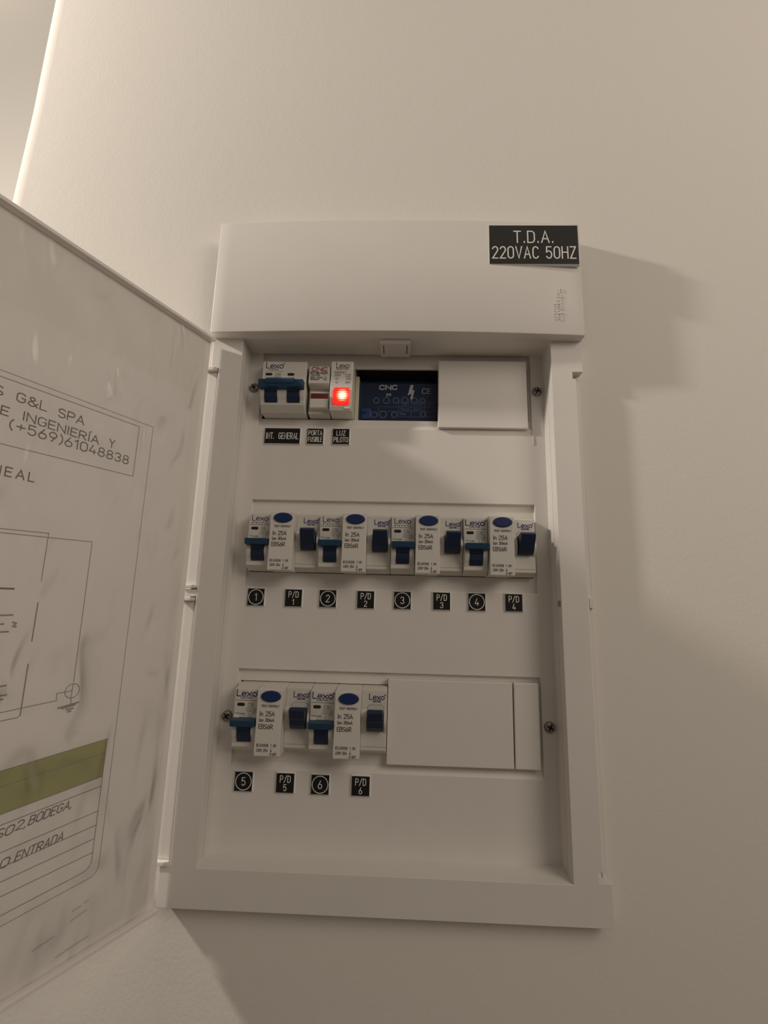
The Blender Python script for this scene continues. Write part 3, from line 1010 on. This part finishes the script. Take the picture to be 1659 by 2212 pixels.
# fuse holder
t = thing('fuse_holder', 'narrow fuse holder with red lettering and dark red window', 'fuse holder', W(-69.6, 0, RC[0] + BASE))
FX = 17.6
shift(MB().prism([(45, -33), (45, 33), (9, 33), (9, 22.0), (-2, 22.0), (-6, 20.0), (-6, 1), (-5.5, 1), (-5.5, -21.5), (9, -22.3), (9, -33)], 0.4, FX, 'x')).build('body', 'module', t, bevel=0.4)
shift(MB().prism([(-5.5, 18.5), (-11.0, 17.2), (-12.6, 15.8), (-13.4, 4.0), (-13.0, 1.6), (-11.4, 0.4), (-8.5, -0.6), (-5.5, -1.2)], 0.6, FX - 0.1, 'x')).build('carrier_head', 'module', t, bevel=0.5)
shift(MB().prism([(-5, -3.2), (-8.2, -3.4), (-9.2, -10.2), (-10.8, -10.6), (-10.4, -18.0), (-5, -18.4)], 2.2, FX - 0.6, 'x')).build('carrier_grip', 'module_lt', t, bevel=0.3)
shift(MB().prism([(-7, -5.2), (-8.75, -5.2), (-9.45, -10.1), (-7, -10.1)], 2.5, FX - 0.8, 'x')).build('fuse_window', 'redstrip', t)
mprint(t, 'brand_lettering', text_polys('CNC', 2.9, width=12.4, u0=3.0, v0=12.4, gap=0.14), 0.55, 'redink', -13.15)
mprint(t, 'type_lettering', text_polys('RT18-32X', 1.8, width=13.6, u0=2.2, v0=9.6), 0.4, 'ink', -13.35)
mprint(t, 'small_lettering', text_polys('10X38', 1.3, width=7.2, u0=2.4, v0=7.7) + text_polys('32A', 1.4, width=3.6, u0=2.2, v0=5.6)
       + text_polys('400V', 1.0, width=5, u0=7.2, v0=5.8) + text_polys('IEC60269', 1.0, width=7.0, u0=2.2, v0=4.2) + text_polys('CE', 1.5, width=2.6, u0=12.6, v0=4.1)
       + [[(13.0, 8.2), (15.0, 6.4)]], 0.26, 'ink', -13.5)

# pilot light
t = thing('pilot_light', 'narrow module with a glowing red square lamp', 'pilot light', W(-51.4, 0, RC[0] + BASE))
shift(MB().prism([(45, -33), (45, 33), (9, 33), (9, 22.3), (-4, 22.3), (-12.5, 21.0), (-14.0, 19.8), (-14.0, -18.5), (-12.6, -21.4), (9, -22.3), (9, -33)], 0.2, 18.0, 'x')).build('body', 'module_lt', t, bevel=0.5)
ln = MB().prism([(-6.7 + c[0], -7.0 + c[1]) for c in arc(11.4, 12.0, 2.0, 2.0, 0, 90, 4) + arc(2.0, 12.0, 2.0, 2.0, 90, 180, 4) + arc(2.0, 2.0, 2.0, 2.0, 180, 270, 4) + arc(11.4, 2.0, 2.0, 2.0, 270, 360, 4)], -0.5, 1.5, 'y')
ln.build('lamp_lens', 'lens', t, bevel=0.4, loc=(9.5 * MM, -14.9 * MM, (-10.2 - BASE) * MM))
mprint(t, 'brand_lettering', brand(4.6, 14.8, 14.6, 4.4, False), 0.5, 'ink', -14.0)
mprint(t, 'small_lettering', text_polys('ELECTRIC', 1.0, width=9.6, u0=4.8, v0=13.0) + text_polys('230V', 1.4, width=5, u0=3.4, v0=7.4)
       + text_polys('ON', 1.5, width=3.2, u0=13.0, v0=4.4) + text_polys('OFF', 1.5, width=4.0, u0=12.2, v0=1.2)
       + [[(5.2 + 1.0 * math.cos(a * 0.7854), 5.1 + 0.9 * math.sin(a * 0.7854)) for a in range(9)], [(5.2 + 0.8 * math.cos(a * 0.7854), 1.9 + 0.8 * math.sin(a * 0.7854)) for a in range(9)]], 0.26, 'inklt', -14.0)
mprint(t, 'type_lettering', text_polys('EBS1D', 1.9, width=8.6, u0=3.4, v0=9.6) + text_polys('CE', 2.1, width=4.0, u0=12.2, v0=6.9), 0.34, 'inklt', -14.0)
mprint(t, 'moulding_line', [[(3.2, -2.4), (15.8, -2.4)]], 0.2, 'inklt', -14.0)
shift(MB().box(12.0, 16.6, -14.12, -13.0, -20.6 + 0.6, -18.0 + 0.2)).build('clear_sticker', 'tagwhite', t)

# terminal block behind the open window of the top row
TY = 9.0
t = thing('terminal_block', 'dark blue terminal block with pale print behind the open window', 'terminal block', W(2, 0, RC[0] + BASE))


def TX(px_, py_):
    a, b = at(px_, py_, TY)
    return a - 2, b - RC[0]


xl = TX(776, 860)[0]
ztop = TX(860, 819)[1]
shift(MB().box(xl, 36, TY + 0.1, 45, -30, ztop - 4.5)).build('body', 'blueterm', t, bevel=0.5)
shift(MB().prism([(TY, -30), (TY, ztop - 4), (TY + 4, ztop), (TY + 0.5, -30)], xl + 1.0, 36, 'x')).build('cover', 'navy', t)
shift(MB().box(xl - 3.4, xl - 0.2, TY - 2, 45, -30, ztop + 1)).build('end_plate', 'cream', t, bevel=0.4)


def tprint(name, polys_px, wd, m):
    mb = MB()
    ribbons(mb, [[TX(*p) for p in pl] for pl in polys_px], wd, (0, TY, -BASE), off=0.15, **FRONT)
    return mb.build(name, m, t, merge=False)


def tq(x, y):          # coordinates of the enlarged crop of the window
    return (760 + x / 8.295, 770 + y / 8.295)


def tlines(*pls):
    return [[tq(*p) for p in pl] for pl in pls]


def ttext(s, x, y, w, h):
    return [[tq(x + u, y - v) for u, v in p] for p in text_polys(s, h, width=w)]


tprint('brand_lettering', ttext('CNC', 500, 592, 310, 72), 1.05, 'print')
tprint('type_lettering', ttext('211', 615, 710, 85, 40) + ttext('CE', 1262, 668, 155, 88), 0.5, 'print')
mb = MB()
zz = [tq(*p) for p in ((1050, 515), (1105, 512), (1085, 610), (1125, 605), (1092, 735), (1108, 738), (1065, 800), (1045, 728), (1062, 728), (1068, 670), (1002, 700))]
mb.v = [(TX(*p)[0], TY - 0.15, TX(*p)[1] - BASE) for p in zz]
mb.f = [tuple(range(len(zz)))]
mb.build('hazard_bolt', 'print', t, merge=False)
tprint('table_print', tlines([(840, 815), (1540, 820)], [(475, 903), (1540, 910)], [(475, 988), (1540, 992)], [(840, 1082), (1540, 1088)],
                             [(840, 815), (838, 1085)], [(1068, 815), (1062, 1085)], [(1310, 815), (1306, 1085)], [(475, 903), (470, 1080)])
       + ttext('053', 890, 885, 130, 50) + ttext('075', 1125, 885, 130, 50) + ttext('04', 1365, 885, 90, 50)
       + ttext('16mm', 875, 968, 165, 42) + ttext('6mm', 1105, 968, 165, 42) + ttext('15mm', 865, 1052, 100, 42), 0.36, 'printdim')
for cx, cy, r_ in ((440, 790, 50), (620, 790, 55), (790, 790, 50), (950, 790, 58), (1120, 795, 52), (1265, 800, 45), (400, 1045, 52), (560, 1040, 60), (760, 1045, 50), (1280, 1035, 48)):
    tprint('terminal_ring', [[tq(cx + r_ * math.cos(a * math.pi / 8), cy - r_ * math.sin(a * math.pi / 8)) for a in range(17)]], 0.8, 'printdim')
a0, a1 = TX(*tq(175, 1130)), TX(*tq(340, 940))
shift(MB().box(a0[0], a1[0], TY - 1.2, TY + 1, a0[1], a1[1])).build('terminal_cap', 'blueterm', t, bevel=0.4)
c_ = TX(*tq(222, 1015))
shift(MB().prism([(c_[0] + 1.9 * math.cos(k * math.pi / 8), c_[1] + 1.5 * math.sin(k * math.pi / 8)) for k in range(16)], TY - 1.35, TY, 'y')).build('screw_hole', 'navy', t)


# ------------------------------------------------------------------ engraved tags
def make_tag(label, x, z, w, h, lines, y=0.0, ring=False, stroke=0.62, thick=1.5, group=None, name='engraved_tag'):
    t = thing(name, label, 'tag', W(x, y, z - h / 2 - 0.9), 0, group)
    a = 0.9
    mb = MB()
    lo = [(-w / 2 - a, 0, 0), (w / 2 + a, 0, 0), (w / 2 + a, 0, h + 2 * a), (-w / 2 - a, 0, h + 2 * a)]
    hi = [(-w / 2, -thick, a), (w / 2, -thick, a), (w / 2, -thick, h + a), (-w / 2, -thick, h + a)]
    mb.v = lo + hi
    mb.f = [(0, 1, 2, 3), (4, 5, 6, 7), (0, 1, 5, 4), (1, 2, 6, 5), (2, 3, 7, 6), (3, 0, 4, 7)]
    mb.build('base', 'tagwhite', t)
    MB().box(-w / 2, w / 2, -thick - 0.12, -thick + 0.2, a, h + a).build('black_face', 'black', t)
    pol = []
    for s, cap, wd, zc in lines:
        p = text_polys(s, cap, width=wd, gap=0.24, space=0.5)
        pol += [[(-wd / 2 + u, h / 2 + a + zc - cap / 2 + v) for u, v in q] for q in p]
    if ring:
        r = h * 0.44
        pol.append([(r * math.cos(k * math.pi / 20), h / 2 + a + r * math.sin(k * math.pi / 20)) for k in range(41)])
    mb = MB()
    ribbons(mb, pol, stroke, (0, -thick - 0.12, 0), off=0.08, **FRONT)
    mb.build('lettering', 'tagwhite', t, merge=False)
    return t


make_tag('large black nameplate reading T.D.A. 220VAC 50HZ on the upper cover', 107.3, 236.2, 69.5, 34.5,
         [('T.D.A.', 10.2, 30.5, 6.8), ('220VAC 50HZ', 10.2, 64.5, -7.2)], y=-33.1, stroke=1.0, thick=2.0, name='nameplate')
make_tag('wide black tag reading INT. GENERAL below the main breaker', -90.0, 86.8, 28.6, 12.8, [('INT.  GENERAL', 5.0, 26.0, 0)], stroke=0.56)
make_tag('small black tag reading PORTA FUSIBLE below the fuse holder', -63.2, 86.9, 13.0, 12.8, [('PORTA', 3.9, 10.9, 2.8), ('FUSIBLE', 3.9, 11.2, -2.7)], stroke=0.5)
make_tag('small black tag reading LUZ PILOTO below the red pilot light', -42.4, 87.0, 13.4, 12.8, [('LUZ', 3.9, 6.9, 2.8), ('PILOTO', 3.9, 11.4, -2.7)], stroke=0.5)
for num, x, z in ((1, -101.6, -42.0), (2, -46.8, -41.8), (3, 9.5, -41.7), (4, 65.2, -41.5), (5, -100.5, -170.7), (6, -46.0, -170.9)):
    make_tag('black square tag with a circled number %s' % WORD[num], x, z, 12.6, 12.6, [(str(num), 5.0, 2.5 if num > 1 else 1.2, 0)], ring=True, stroke=0.55, group='circled number tags')
for num, x, z in ((1, -72.9, -42.0), (2, -18.1, -41.9), (3, 39.0, -41.5), (4, 92.7, -41.3), (5, -70.8, -170.7), (6, -17.4, -170.8)):
    make_tag('black square tag reading P/D and number %s' % WORD[num], x, z, 12.6, 12.6, [('P/D', 4.2, 7.2, 2.6), (str(num), 4.0, 2.0 if num > 1 else 1.0, -3.0)], stroke=0.52, group='P/D tags')
